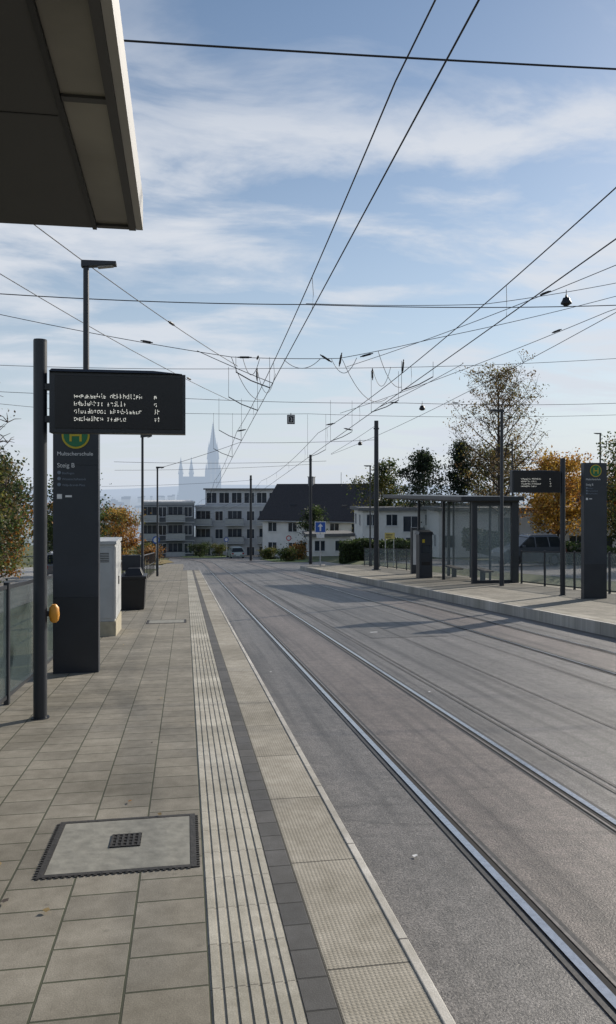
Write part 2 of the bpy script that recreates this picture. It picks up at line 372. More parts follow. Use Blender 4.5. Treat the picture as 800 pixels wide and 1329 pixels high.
# ---------------------------------------------------------------- canopy of the near stop
b=B('tram_stop_canopy')
Y0,Y1=-7.0,3.50; XR=-.187; ZB=3.0
zt=.15
def cb(x0,x1,y0,y1,z0,z1,m): b.sbox(x0,x1,y0,y1,ZB+z0,ZB+z1,m)
cb(-3.2,XR,Y0,Y1,.035,zt,ALU)
cb(-3.2,-.404,Y0,Y1,.0,.034,SOFFIT)
cb(-.403,-.385,Y0,Y1,-.008,.034,BLACK)
cb(-.216,XR,Y0,Y1,.0,.034,ALU)
cb(-.247,-.217,Y0,Y1,-.004,.034,SOFFIT)
cb(-.384,-.248,Y1-.029,Y1,.0,.034,SOFFIT)
for i in range(10):
    y1=Y1-.03-i*.98; cb(-.384,-.248,y1-.95,y1,.010,.034,FROST)
    cb(-.384,-.248,y1-.979,y1-.951,.001,.034,SOFFIT)
for i in range(10): cb(-3.2,-.41,Y1-.9-i*.98,Y1-.894-i*.98,-.002,-.0002,BLACK)
for y in (-5.6,-2.2):
    b.box(-2.0,-1.84,y,y+.16,gz(y)-.1,gz(y)+ZB-.001,DARK)
b.done()
# ---------------------------------------------------------------- departure displays
def dots(b,x0,z,y,nchar,ch,cw,seed,gaps=()):
    rnd=random.Random(seed); d=ch/7
    for c in range(nchar):
        if c in gaps: continue
        cells=set()
        st=rnd.choice((0,0,4,2))
        for r in range(0 if rnd.random()<.4 else 2,7): cells.add((st,r))
        for r in rnd.sample((2,4,6),rnd.choice((1,2,2))):
            for q in range(1,4): cells.add((q,r))
        if rnd.random()<.5:
            for r in (3,4,5): cells.add((4-st,r))
        for (q,r) in sorted(cells):
            if rnd.random()<.22: continue
            xx=x0+c*cw+q*cw/6.2; zz=z+ch-r*d
            b.add([(xx,y,zz),(xx+d*.68,y,zz),(xx+d*.68,y,zz+d*.68),(xx,y,zz+d*.68)],[(0,1,2,3)],LED)
def led_board(name,px,py,x0,x1,z0,z1,ptop,flip=1,r=.062):
    y=py; b=B(name); base=gz(y)
    b.tube([(px,y,base-.1),(px,y,ptop)],r,DARK,20); b.disc((px,y,ptop+.005),r*.96,DARK,'z',20,.01)
    b.disc((px,y,base+.006),r*1.35,DARK,'z',20,.012)
    b.box(x0,x1,y-.09,y+.09,z0,z1,DARK)
    b.hexa([(x0,y-.13,z1+.001),(x1-.03,y-.13,z1+.001),(x1-.03,y+.09,z1+.001),(x0,y+.09,z1+.001)],[(x0+.02,y-.10,z1+.03),(x1-.30,y-.10,z1+.03),(x1-.36,y+.07,z1+.035),(x0+.02,y+.07,z1+.035)],DARK)
    b.box(x0+.05,x1-.03,y-.096,y-.0905,z0+.04,z1-.03,BLACK)
    for k in range(2):
        zz=(z0+z1)/2+(-.15+.3*k); b.box(min(px,x0 if flip>0 else x1)-.0,max(px,x0 if flip>0 else x1),y-.04,y+.04,zz-.03,zz+.03,DARK)
    o=b.done(.006)
    w=x1-x0; t=B('led_matrix')
    for i,(n_,nm,gp) in enumerate(((21,1,(10,)),(16,1,(9,)),(21,2,(10,)),(16,2,(9,)))):
        z=z1-.245-.070*i; dots(t,x0+w*.18,z,y-.0975,n_,.046,.0295,i*3+1,gp); dots(t,x0+w*.765,z,y-.0975,nm,.046,.0295,i*5+2)
    t.done(parent=o)
    return o
o=led_board('departure_display',-1.335,7.47,-1.24,.0,2.13,2.69,2.99)
b=B('request_button_box')
b.tube([(-1.215,7.50,.36),(-1.215,7.50,.38),(-1.215,7.50,.43),(-1.215,7.50,.50),(-1.215,7.50,.53)],[.02,.040,.050,.044,.02],YEL,14)
b.box(-1.30,-1.23,7.485,7.515,.42,.47,DARK); b.done(parent=o)
o=led_board('departure_display',10.9,21.1,9.30,10.80,gz(21.1)+3.0,gz(21.1)+3.62,gz(21.1)+4.0,-1,.075)
# ---------------------------------------------------------------- stop pylons
def pylon(x0,x1,y,top,main=True):
    b=B('tram_stop_pylon'); base=gz(y)
    b.box(x0,x1,y,y+.17,base-.1,top,DARK2)
    b.box(x0+.003,x1-.003,y-.006,y-.0005,base+.02,base+.95,DARK)
    b.box(x0+.003,x1-.003,y-.006,y-.0005,base+.956,top-.6,DARK2)
    b.box(x0+.003,x1-.003,y-.006,y-.0005,top-.594,top-.003,DARK2)
    cx=(x0+x1)/2; r=.17; cz=top-.22
    b.disc((cx,y-.012,cz),r,SYEL,'y',32,.008); b.disc((cx,y-.018,cz),r*.86,GREEN,'y',32,.006)
    for s in (-1,1): b.box(cx+s*.06-.014,cx+s*.06+.014,y-.026,y-.0215,cz-.08,cz+.08,SYEL)
    b.box(cx-.045,cx+.045,y-.026,y-.0215,cz-.013,cz+.013,SYEL)
    for i in range(3):
        z=top-.69-.075*i; b.disc((x0+.075,y-.009,z),.022,SOLAR,'y',12,.006)
    if main:
        b.box(x0+.05,x0+.11,y-.009,y-.0065,top-1.02,top-.96,WHITE); b.box(x0+.15,x0+.23,y-.009,y-.0065,top-1.0,top-.975,WHITE)
    o=b.done(.008)
    text('Multscherschule',(x0+.05,y-.008,top-.475),.067,WHITE,o,'stop_name')
    text('Steig B',(x0+.05,y-.008,top-.625),.078,WHITE,o,'platform_name')
    for i,t in enumerate(('Boefingen','Wissenschaftsstadt','Willy-Brandt-Platz')):
        text(t,(x0+.11,y-.008,top-.71-.075*i),.038,SOLAR,o,'line_name')
pylon(-1.64,-1.085,10.03,2.51)
pylon(10.75,11.42,19.6,gz(19.6)+3.72)
# ---------------------------------------------------------------- street lamps / masts
LENS=mat('lamp_lens',(.3,.3,.29),.3)
def lamp(x,y,top,arm,r=.05,base=None):
    g=gz(y) if base is None else base
    b=B('street_lamp')
    b.tube([(x,y,g-.1),(x,y,g+.9),(x,y,g+.95),(x,y,top)],[r*1.25,r*1.25,r,r*.85],DARK,12)
    s=1 if arm>0 else -1
    b.hexa([(x-s*.07,y-.06,top-.05),(x+arm,y-.09,top+.0),(x+arm,y+.09,top+.0),(x-s*.07,y+.06,top-.05)],[(x-s*.07,y-.06,top+.05),(x+arm,y-.09,top+.045),(x+arm,y+.09,top+.045),(x-s*.07,y+.06,top+.05)],DARK)
    xa,xb=x+s*.18,x+arm*.9; za,zb=top-.036,top-.006
    b.hexa([(xa,y-.06,za-.018),(xb,y-.06,zb-.015),(xb,y+.06,zb-.015),(xa,y+.06,za-.018)],[(xa,y-.06,za),(xb,y-.06,zb),(xb,y+.06,zb),(xa,y+.06,za)],LENS)
    b.done()
lamp(-1.53,12.4,5.12,.46,.052)
lamp(-1.54,28.5,3.55,.34)
lamp(-1.42,40.1,2.75,.34)
lamp(11.2,26.2,4.44,-.42,.065)
lamp(12.5,51.5,3.25,-.42,.06)
lamp(31.9,55.7,6.0,-.5,.07,-4); lamp(27.0,61,5.4,-.5,.07,-4.4)
lamp(25.6,75,1.2,-.5,.07,-5.5)
def mast(x,y,top,r=.11):
    b=B('catenary_mast'); g=gz(y)
    b.tube([(x,y,g-.6),(x,y,top)],[r*1.15,r*.9],DARK,14); b.disc((x,y,g+.02),r*2,DARK,'z',14,.04)
    b.tube([(x,y,top-.5),(x,y,top-.42)],r*1.2,DARK,14); b.done()
mast(11.0,43.8,5.65,.14); mast(11.0,67.8,4.75,.13); mast(7.2,86,3.25,.13)
mast(-9,16,6.6,.13); mast(31,16,8.4,.14); mast(-12,31,6.2,.13); mast(26,31,6.4,.13); mast(-9,7.6,6.6,.13); mast(30,7.6,8.4,.14)
# ---------------------------------------------------------------- overhead line
b=B('tram_overhead_wires')
HC,HM=4.15,4.87
def cw(y,xc): return Vector((xc+xo(y),y,1.6+HC+gz(y)))
def msg(y,xc):
    t=((y-8)%26)/26.; sag=.55*(4*t*(1-t))-.12
    return Vector((xc+xo(y),y,1.6+HM+gz(y)-sag*.55))
for xc in (2.22,5.86):
    b.tube([cw(y,xc) for y in range(-10,150,3)],.010,WIRE,6); b.tube([msg(y,xc) for y in range(-10,150,1)],.010,WIRE,6)
    for y in list(np.arange(13.5,140,6.1)):
        p,q=msg(y,xc),cw(y,xc)
        b.tube([p,p+(q-p)*.5+Vector((.03,.05,0)),q],.005,WIRE,5)
def span(pts,r=.009,sub=10):
    out=[]
    for a,c in zip(pts[:-1],pts[1:]):
        a=Vector(a);c=Vector(c); l=(c-a).length
        for i in range(sub):
            t=i/sub; p=a.lerp(c,t); p.z-=l*.008*4*t*(1-t); out.append(p)
    out.append(Vector(pts[-1])); b.tube(out,r,WIRE,6)
def insul(p,d,l=.32,r=.028):
    d=Vector(d).normalized(); p=Vector(p)
    b.tube([p-d*l/2,p-d*l*.35,p-d*l*.3,p+d*l*.3,p+d*l*.35,p+d*l/2],[r*.5,r*.6,r,r,r*.6,r*.5],BLACK,8)
span([(-9,7.5,5.75),(14.5,7.5,6.56),(30,7.5,7.2)],.010,24)
span([(-9,16,5.85),(-3.63,16,5.48),(2.5,16,5.50),(9.55,16,5.75),(14.6,16,6.1),(31,16,7.4)],.010)
span([(2.5,16,5.52),(6.4,16,5.65),(9.55,16,6.25),(14.6,16,7.1),(31,16,8.2)],.007)
span([(-9,20.5,7.0),(-4.65,20.5,6.05),(1.2,20.5,5.13),(4.1,20.5,5.17),(6.7,20.5,5.77),(12.2,20.5,7.17),(31,16.2,8.0)],.009)
span([(-12,30.8,6.1),(-7,24,5.33),(3,24,5.42),(14.3,24,6.03),(18,24,6.1),(26,31,6.3)],.008)
span([(-12,31,5.6),(-1.2,31,5.28),(9,31,5.22),(19,31,5.4),(26,31,5.7)],.010)
span([(-12,31.1,5.5),(-6,37,5.35),(5.9,37,5.31),(22,37,5.5),(26,31.1,5.9)],.010)
span([(-1.42,40.1,2.7),(3,44,4.3),(11,44,4.55)],.012)
span([(-5,56,3.6),(11,60,3.9)],.014); span([(-6,67.8,3.3),(11,67.8,3.9)],.014); span([(-9,86,2.0),(7.2,86,2.7)],.016)
span([(11,43.8,5.4),(9.3,49,3.95)],.01)
span([(-4.7,5.0,6.25),(-2.15,12.5,5.60),(1.4,21,4.97)],.008); insul((-.3,16.9,5.2),(3.5,8.5,-.63))
span([(-6.3,9.5,6.1),(-3.33,14.7,5.53),(1.57,27,4.72)],.008); insul((.1,23.3,4.93),(4.9,12.3,-.8))
span([(12.0,12,6.9),(11.05,18.5,6.22),(9.3,49,3.9)],.009)
span([(12,8,7.2),(8.8,14.8,6.26),(5.16,24.5,5.6)],.008); insul((8.15,16.6,6.12),(-3.6,9.7,-.66))
span([(13,14,6.95),(10.4,17.8,6.05),(5.86,29,4.55)],.008); insul((9.8,19.3,5.85),(-4.5,11.2,-1.5))
insul((8.55,31,5.23),(1,0,0)); insul((-1.0,20.5,5.47),(5.8,0,-.9)); insul((11.2,31,5.26),(1,0,0)); insul((-2.6,31,5.3),(1,0,0))
span([(2.22,19.8,cw(19.8,0).z),(.3,20.5,5.27)],.010); span([(5.86,23,cw(23,0).z),(8.9,24,5.7)],.009)
for xc,y in ((2.22,20.5),(5.86,20.5),(2.22,24),(5.86,24),(2.22,31),(5.86,31),(2.22,37),(5.86,37)):
    q=cw(y,xc); top=5.15 if y<22 else (5.42 if y<30 else 5.28)
    s=-1 if xc<4 else 1
    b.tube([(xc+s*.9,y,q.z+.42),(xc+s*.5,y,q.z+.20),(xc,y,q.z+.02)],.016,WIRE,6)
    b.tube([(xc+s*.9,y,q.z+.42),(xc+s*.9,y,top)],.006,WIRE,5); b.tube([q,(xc,y,top)],.006,WIRE,5)
def loop(p,q,d,r=.008):
    p=Vector(p);q=Vector(q); pts=[]
    for i in range(13):
        t=i/12; v=p.lerp(q,t); v.z-=d*4*t*(1-t); pts.append(v)
    b.tube(pts,r,WIRE,5)
loop((1.2,20.5,5.13),(2.25,22.5,4.25),.35); loop((1.5,20.5,5.13),(1.95,20.5,5.1),.45); loop((2.6,20.5,5.1),(3.6,20.5,5.15),.25)
loop((3.9,20.5,5.15),(4.6,20.5,5.2),.4); loop((4.2,20.5,5.15),(5.86,22,4.3),.5); loop((5.2,20.5,5.4),(6.0,21,4.5),.3)
loop((2.2,24,5.4),(2.9,25,5.4),.7); loop((5.9,24,5.5),(6.5,24,5.55),.6)
for p_,d_ in (((1.55,20.5,5.13),(1,0,.02)),((1.9,20.5,5.13),(0,1,-.07)),((3.75,20.5,5.16),(1,0,-.6)),((4.15,20.5,5.14),(.2,0,1)),((4.9,20.6,5.3),(1,0,.3)),((2.2,24,5.2),(0,.1,1)),((5.9,24,5.3),(0,.1,1)),((5.86,31,4.3),(1,0,.2)),((6.6,31,4.1),(1,0,-.2)),((2.22,31,4.0),(1,0,.2)),((5.9,20.5,5.0),(.1,0,1))):
    insul(p_,d_,.38,.028)
b.done()
def hung_lamp(x,y,z,s=1):
    b=B('suspended_street_light')
    b.tube([(x,y,z+.13*s),(x,y,z+.06*s),(x,y,z+.05*s),(x,y,z+.0*s),(x,y,z-.06*s),(x,y,z-.09*s)],[.015,.03,.075*s,.09*s,.125*s,.125*s],BLACK,16)
    b.tube([(x,y,z-.091*s),(x,y,z-.13*s)],[.11*s,.06*s],BLACK,14)
    b.tube([(x,y,z+.12*s),(x,y,z+.24*s)],.008,WIRE,5); b.done()
hung_lamp(8.35,16,5.82,.95); hung_lamp(9.75,31,5.06,1.05); hung_lamp(10.07,44,4.36,1.1)
b=B('suspended_tram_signal')
b.box(4.86,5.22,36.9,37.05,4.80,5.24,BLACK); b.box(4.90,5.18,36.885,36.899,4.84,5.20,WHITE)
b.box(4.93,5.15,36.87,36.884,4.87,5.17,BLACK)
b.tube([(5.04,37,5.24),(5.04,37,5.33)],.02,WIRE,6); o=b.done()
text('3',(5.04,36.865,4.92),.26,WHITE,o,'signal_digit',align='CENTER')
# ---------------------------------------------------------------- cabinet, bins
b=B('electrical_cabinet')
x0,x1,y0,y1=-1.70,-1.235,14.0,15.15; g=gz(14.6)
b.box(x0-.01,x1+.02,y0-.02,y1+.02,g-.15,g+.30,CONC)
b.box(x0,x1,y0,y1,g+.301,g+1.66,CAB); b.box(x0-.02,x1+.03,y0-.03,y1+.03,g+1.661,g+1.72,CAB)
for s in (y0+.02,y0+.59): b.box(x1+.001,x1+.016,s,s+.54,g+.34,g+1.62,CAB)
b.box(x1+.017,x1+.035,y0+.50,y0+.53,g+.9,g+1.05,BLACK)
b.box(x0+.04,x1-.04,y0-.012,y0-.001,g+.36,g+1.6,CAB)
for i in range(6): b.box(x0+.10,x1-.10,y0-.020,y0-.013,g+1.35+i*.03,g+1.362+i*.03,BLACK)
b.done(.008)
b=B('litter_bin'); g=gz(19.7)
b.hexa([(-1.60,19.5,g+.02),(-1.02,19.5,g+.02),(-1.02,20.1,g+.02),(-1.60,20.1,g+.02)],[(-1.64,19.45,g+.78),(-.98,19.45,g+.78),(-.98,20.15,g+.78),(-1.64,20.15,g+.78)],BLACK)
b.box(-1.66,-.96,19.43,20.17,g+.781,g+.85,BLACK)
b.hexa([(-1.5,19.6,g+.851),(-1.05,19.6,g+.851),(-1.05,20.05,g+.851),(-1.5,20.05,g+.851)],[(-1.42,19.7,g+1.02),(-1.12,19.7,g+1.02),(-1.12,20.0,g+1.02),(-1.42,20.0,g+1.02)],BLACK)
b.tube([(-1.5,20.4,g-.1),(-1.5,20.4,g+1.3)],.04,DARK,10); b.box(-1.62,-1.15,20.35,20.45,g+.9,g+1.3,DARK)
b.done(.01)
b=B('waiting_bench'); g=gz(23.5)
b.box(-1.7,-1.25,22.5,24.5,g+.40,g+.45,DARK); b.box(-1.76,-1.71,22.5,24.5,g+.5,g+.85,DARK)
for y in (22.7,24.2): b.box(-1.72,-1.3,y,y+.06,g-.05,g+.40,DARK)
b.done()
# ---------------------------------------------------------------- glass railings
def railing(name,x,y0,y1,step,h,gl):
    b=B(name); y=y0
    while y<y1-.01:
        g=gz(y); b.box(x-.025,x+.025,y-.035,y+.035,g-.1,g+h,DARK)
        a,c=y+.06,min(y+step,y1)-.06
        b.sbox(x-.006,x+.006,a,c,.10,h-.07,gl)
        b.sbox(x-.012,x+.012,a-.02,c+.02,h-.068,h-.03,DARK); b.sbox(x-.010,x+.010,a-.02,c+.02,.06,.098,DARK)
        y+=step
    g=gz(y1); b.box(x-.025,x+.025,y1-.035,y1+.035,g-.1,g+h,DARK)
    b.done()
railing('glass_railing',-1.79,3.1,13.3,1.7,1.24,GLASS)
railing('glass_railing',12.5,-6,27.4,2.1,1.25,GLASSC)
railing('glass_railing',12.5,38.5,53.2,2.1,1.25,GLASSC)
b=B('handrail')
for y in np.arange(17,46,1.5):
    b.tube([(-1.80,y,gz(y)-.1),(-1.80,y,gz(y)+1.15)],.022,DARK,8)
b.tube([(-1.80,17,gz(17)+1.15),(-1.80,45.5,gz(45.5)+1.15)],.028,DARK,8); b.tube([(-1.80,17,gz(17)+.6),(-1.80,45.5,gz(45.5)+.6)],.015,DARK,8)
b.done()
# ---------------------------------------------------------------- shelter opposite
b=B('tram_shelter')
b.box(10.2,12.7,27.6,39.2,1.20,1.36,DARK); b.box(10.35,12.6,27.8,39.0,1.14,1.199,SOFFIT)
for y in (31.4,34.8): 
    b.box(12.2,12.32,y,y+.12,gz(y)-.1,1.139,DARK)
b.box(10.951,12.329,27.95,28.0,gz(28)+.0,gz(28)+.12,DARK)
b.box(10.75,10.95,27.9,28.05,gz(28)-.1,1.139,DARK)
b.box(12.33,12.62,27.9,28.05,gz(28)-.1,1.139,DARK); b.box(10.951,12.329,27.96,27.99,gz(28)+.121,1.0,GLASSC)
b.box(10.951,12.329,27.95,28.0,1.001,1.138,DARK)
for y in (28.2,30.4,32.6):
    b.box(12.45,12.47,y,y+2.1,gz(y)+.05,1.05,GLASSC); b.box(12.42,12.5,y+2.11,y+2.19,gz(y+2)-.1,1.139,DARK)
b.box(10.75,10.85,31.3,31.42,gz(31)-.2,1.139,DARK); b.box(10.851,12.199,31.33,31.38,gz(31)+.05,1.0,GLASSC)
b.box(10.75,10.85,34.8,34.92,gz(34.8)-.2,1.139,DARK); b.box(10.851,12.199,34.84,34.87,gz(34.8)+.05,1.0,GLASSC)
for y in (29.2,32.6):
    b.box(11.8,12.15,y,y+1.6,gz(y)+.36,gz(y)+.42,BARK); b.box(11.9,12.1,y+.75,y+.85,gz(y)-.1,gz(y)+.359,DARK)
b.done(.006)
b=B('ticket_machine'); g=gz(33.4)
b.box(10.25,10.85,33.0,33.5,g-.05,g+1.95,DARK2); b.hexa([(10.2,32.93,g+1.951),(10.9,32.93,g+1.951),(10.9,33.55,g+1.951),(10.2,33.55,g+1.951)],[(10.25,32.97,g+2.08),(10.85,32.97,g+2.08),(10.85,33.5,g+2.15),(10.25,33.5,g+2.15)],DARK)
b.box(10.35,10.75,32.985,32.999,g+1.15,g+1.5,WIN); b.box(10.35,10.75,32.985,32.999,g+.6,g+.75,BLACK); b.box(10.38,10.5,32.985,32.999,g+1.6,g+1.75,SYEL)
b.done(.01)
b=B('advertising_pillar'); g=gz(38)
b.box(11.4,12.1,38.0,38.25,g-.05,g+2.35,DARK2); b.box(11.46,12.04,37.985,37.999,g+.45,g+2.2,WALLL); b.done(.01)
# ---------------------------------------------------------------- traffic signs
b=B('one_way_sign'); x,y=9.9,56.5; g=gz(y)
b.tube([(x,y,g-.3),(x,y,g+3.25)],.045,CAB,10); b.box(x-.42,x+.42,y-.07,y-.045,g+2.38,g+3.22,BLUE)
for a in ((x-.42,x+.42,g+3.17,g+3.22),(x-.42,x+.42,g+2.38,g+2.43),(x-.42,x-.37,g+2.43,g+3.17),(x+.37,x+.42,g+2.43,g+3.17)): b.box(a[0],a[1],y-.078,y-.0705,a[2],a[3],WHITE)
b.box(x-.06,x+.06,y-.078,y-.0705,g+2.5,g+2.85,WHITE); b.add([(x-.2,y-.076,g+2.84),(x+.2,y-.076,g+2.84),(x,y-.076,g+3.08)],[(0,1,2)],WHITE)
b.box(x-.3,x+.3,y-.07,y-.045,g+2.0,g+2.30,WHITE); b.done()
b=B('direction_sign'); x,y=14.0,52; g=gz(y)
for s in (-.3,.3): b.tube([(x+s,y,g-.4),(x+s,y,g+2.3)],.03,CAB,8)
b.box(x-.36,x+.36,y-.06,y-.038,g+1.85,g+2.28,mat('sign_pale_yellow',(.6,.48,.16),.5)); b.box(x-.28,x+.2,y-.066,y-.0605,g+2.10,g+2.16,BLACK); b.box(x-.28,x+.1,y-.066,y-.0605,g+1.95,g+2.0,BLACK); b.done()
def roundsign(x,y,h,m,base=None):
    g=gz(y)-.25 if base is None else base; b=B('traffic_sign'); b.tube([(x,y,g-.1),(x,y,g+h)],.03,CAB,8)
    b.disc((x,y-.04,g+h-.35),.30,m,'y',24,.02); b.disc((x,y-.055,g+h-.35),.20,WHITE,'y',24,.008); b.done()
RED=mat('sign_red',(.5,.03,.03),.4)
roundsign(11.2,84,2.8,RED); roundsign(5.2,100,2.8,BLUE); roundsign(-2.3,62,2.6,BLUE)
# ---------------------------------------------------------------- vehicles
TYRE=mat('tyre_rubber',(.02,.02,.02),.8); RIM=mat('alloy_rim',(.4,.4,.42),.3,.8); CGL=mat('car_glass',(.02,.025,.03),.06,0,.1)
LIGHTR=mat('tail_lamp',(.35,.02,.02),.3); LIGHTW=mat('head_lamp',(.7,.7,.7),.15)
def car(name,x,y,z,rot,col,hs=1.0):
    M=Matrix.Translation((x,y,z))@Matrix.Rotation(math.radians(rot),4,'Z')@Matrix.Diagonal((1,1,hs,1))
    P=mat('car_paint',col,.25,.3,.04); b=B(name,M)
    prof=[(-2.18,.32),(-2.22,.60),(-2.16,.86),(-1.95,.97),(1.05,.97),(1.85,.86),(2.12,.72),(2.2,.50),(2.12,.28),(1.72,.26),(1.64,.50),(1.45,.63),(1.2,.63),(1.0,.50),(.92,.25),(-.95,.25),(-1.02,.50),(-1.22,.63),(-1.46,.63),(-1.66,.50),(-1.74,.28)]
    b.extr(prof,-.88,.88,P)
    lo=[(-2.02,-.83,.965),(1.08,-.83,.965),(1.08,.83,.965),(-2.02,.83,.965)]; hi=[(-1.72,-.64,1.46),(.28,-.64,1.46),(.28,.64,1.46),(-1.72,.64,1.46)]
    b.hexa(lo,hi,CGL)
    b.hexa([(-1.76,-.67,1.462),(.32,-.67,1.462),(.32,.67,1.462),(-1.76,.67,1.462)],[(-1.6,-.58,1.55),(.15,-.58,1.55),(.15,.58,1.55),(-1.6,.58,1.55)],P)
    for s in (-1,1):
        for (xa,xb) in ((1.08,.28),(-.1,-.1),(-1.05,-1.0),(-2.02,-1.74)):
            b.tube([(xa,s*.84,.97),(xb,s*.66,1.46)],.035,P,6)
        b.tube([(-1.7,s*.60,1.57),(.1,s*.60,1.57)],.018,RIM,6)
        b.box(.72,.90,s*.98-.09,s*.98+.09,.98,1.10,P)
        for wx in (-1.34,1.32):
            b.disc((wx,s*.80,.33),.33,TYRE,'y',24,.22); b.disc((wx,s*.915,.33),.21,RIM,'y',16,.02)
        b.box(-2.235,-2.15,s*.70-.13,s*.70+.13,.66,.86,LIGHTR); b.box(2.08,2.16,s*.66-.17,s*.66+.17,.58,.72,LIGHTW)
    b.box(-2.24,-2.2,-.26,.26,.45,.56,WHITE); b.done(.03)
car('parked_car',21.4,46.0,gz(46)+.05,184,(.10,.11,.125),1.25)
car('car',6.6,104,gz(104)-.25,96,(.45,.50,.46))
car('parked_car',-7.6,50,gz(50)-.26,92,(.3,.3,.32))
# ---------------------------------------------------------------- buildings
def win(b,x,z,w,h,y=0,fm=None,nm=1):
    fm=fm or FRAME
    b.box(x,x+w,y-.015,y+.02,z,z+h,WIN)
    for a in ((x-.07,x,z-.07,z+h+.07),(x+w,x+w+.07,z-.07,z+h+.07),(x,x+w,z-.07,z),(x,x+w,z+h,z+h+.07)): b.box(a[0],a[1],y-.07,y+.02,a[2],a[3],fm)
    for k in range(1,nm+1):
        xx=x+w*k/(nm+1); b.box(xx-.03,xx+.03,y-.05,y-.0155,z,z+h,fm)
    b.box(x-.1,x+w+.1,y-.14,y-.071,z-.12,z-.072,fm)
def side(b,xs,sgn,y,z,w,h,fm=None):
    fm=fm or FRAME; t=lambda a,c:(min(xs+sgn*a,xs+sgn*c),max(xs+sgn*a,xs+sgn*c))
    g=t(-.02,.015); b.box(g[0],g[1],y,y+w,z,z+h,WIN); f=t(-.02,.07)
    for a in ((y-.07,y,z-.07,z+h+.07),(y+w,y+w+.07,z-.07,z+h+.07),(y,y+w,z-.07,z),(y,y+w,z+h,z+h+.07)): b.box(f[0],f[1],a[0],a[1],a[2],a[3],fm)
    f=t(.016,.05); b.box(f[0],f[1],y+w/2-.03,y+w/2+.03,z,z+h,fm)
def place(x,y,z,r): return Matrix.Translation((x,y,z))@Matrix.Rotation(math.radians(r),4,'Z')
def gable_house(name,M,w,d,eh,rh,cols,rows,wall=WALLW,dorm=True):
    b=B(name,M)
    b.box(0,w,0,d,-1,eh,wall)
    for x in (0,w):
        xa=(x,x+.2) if x==0 else (x-.2,x)
        b.add([(xa[0],0,eh),(xa[1],0,eh),(xa[1],d,eh),(xa[0],d,eh),(xa[0],d/2,eh+rh),(xa[1],d/2,eh+rh)],[(0,4,3),(1,2,5),(0,1,5,4),(3,4,5,2)],wall)
    o=.55; k=rh/(d/2)
    for s in (0,1):
        ya=-o if s==0 else d+o; za=eh-o*k
        p=[(-o,ya,za),(w+o,ya,za),(w+o,d/2,eh+rh),(-o,d/2,eh+rh)]
        lo=[(x,y,z+.02) for x,y,z in p]; hi=[(x,y,z+.24) for x,y,z in p]
        b.hexa(lo,hi,ROOF)
    b.tube([(-o,-o-.06,eh-o*k+.02),(w+o,-o-.06,eh-o*k+.02)],.08,CAB,8)
    b.box(w*.3,w*.3+.8,d/2-.4,d/2+.4,eh+rh-.8,eh+rh+1.2,WALLG); b.box(w*.3-.08,w*.3+.88,d/2-.48,d/2+.48,eh+rh+1.201,eh+rh+1.32,CAB)
    b.tube([(w*.62,d/2,eh+rh),(w*.62,d/2,eh+rh+1.9)],.04,CAB,6)
    fh=eh/rows
    for r in range(rows):
        for c in range(cols):
            win(b,w*(c+.5)/cols-.65,r*fh+.95,1.3,1.25)
        for c in range(3):
            side(b,w,1,d*(c+.5)/3-.55,r*fh+.95,1.1,1.25); side(b,0,-1,d*(c+.5)/3-.55,r*fh+.95,1.1,1.25)
    for c in (.36,.56): side(b,w,1,d*c,eh+.5,1.0,1.15); side(b,0,-1,d*c,eh+.5,1.0,1.15)
    if dorm:
        for c in (.25,.5,.75):
            x=w*c; yy=d*.16; zz=eh+yy*k
            b.box(x-.45,x+.45,yy,yy+.9,zz+.25,zz+.42,WIN)
    b.done()
gable_house('white_gabled_house',place(11.0,111,-8.1,-33),16.0,11.5,5.7,4.7,5,2)
gable_house('white_gabled_house',place(31,112,-8.2,-24),13,9,4.6,3.0,4,2,WALLW,False)
def flats(name,M,w,d,storeys,fh,cols,wall,balc=True,pent=True):
    b=B(name,M); h=storeys*fh
    b.box(0,w,0,d,-2,h,wall); b.box(-.12,w+.12,-.12,d+.12,h+.001,h+.30,WALLL)
    if pent:
        b.box(1.5,w-1.5,1.6,d-1,h+.301,h+2.9,wall); b.box(1.2,w-1.2,1.0,d-.7,h+2.901,h+3.15,ROOFB)
        for c in range(cols): win(b,1.5+(w-3)*(c+.5)/cols-.8,h+.7,1.6,1.7,1.6)
    for r in range(storeys):
        z=r*fh
        b.box(-.05,w+.05,-.05,-.001,z+fh-.18,z+fh-.06,WALLL)
        for c in range(cols):
            x=w*(c+.5)/cols
            if balc and c%2==0:
                win(b,x-1.1,z+.25,2.2,2.1,0,CAB,2)
                b.box(x-1.5,x+1.5,-1.4,-.145,z-.02,z+.14,WALLL)
                b.box(x-1.5,x+1.5,-1.42,-1.36,z+.20,z+1.1,CAB); b.box(x-1.52,x+1.52,-1.44,-1.34,z+1.101,z+1.16,DARK)
                for s in (-1.5,1.44): b.box(x+s,x+s+.06,-1.34,-.15,z+.2,z+1.1,GLASS)
            else: win(b,x-.6,z+.8,1.2,1.5)
        for c in range(4):
            side(b,0,-1,d*(c+.5)/4-.6,z+.8,1.2,1.5); side(b,w,1,d*(c+.5)/4-.6,z+.8,1.2,1.5)
    b.done()
flats('apartment_building',place(1.6,128,-10.1,-6),15.5,11,3,2.95,6,WALLL)
flats('apartment_building',place(-6.6,124,-9.2,2),8.0,18,3,2.9,4,WALLG,True,False)
flats('apartment_building',place(-26,150,-11,10),14,12,2,2.9,6,WALLG,True,False)
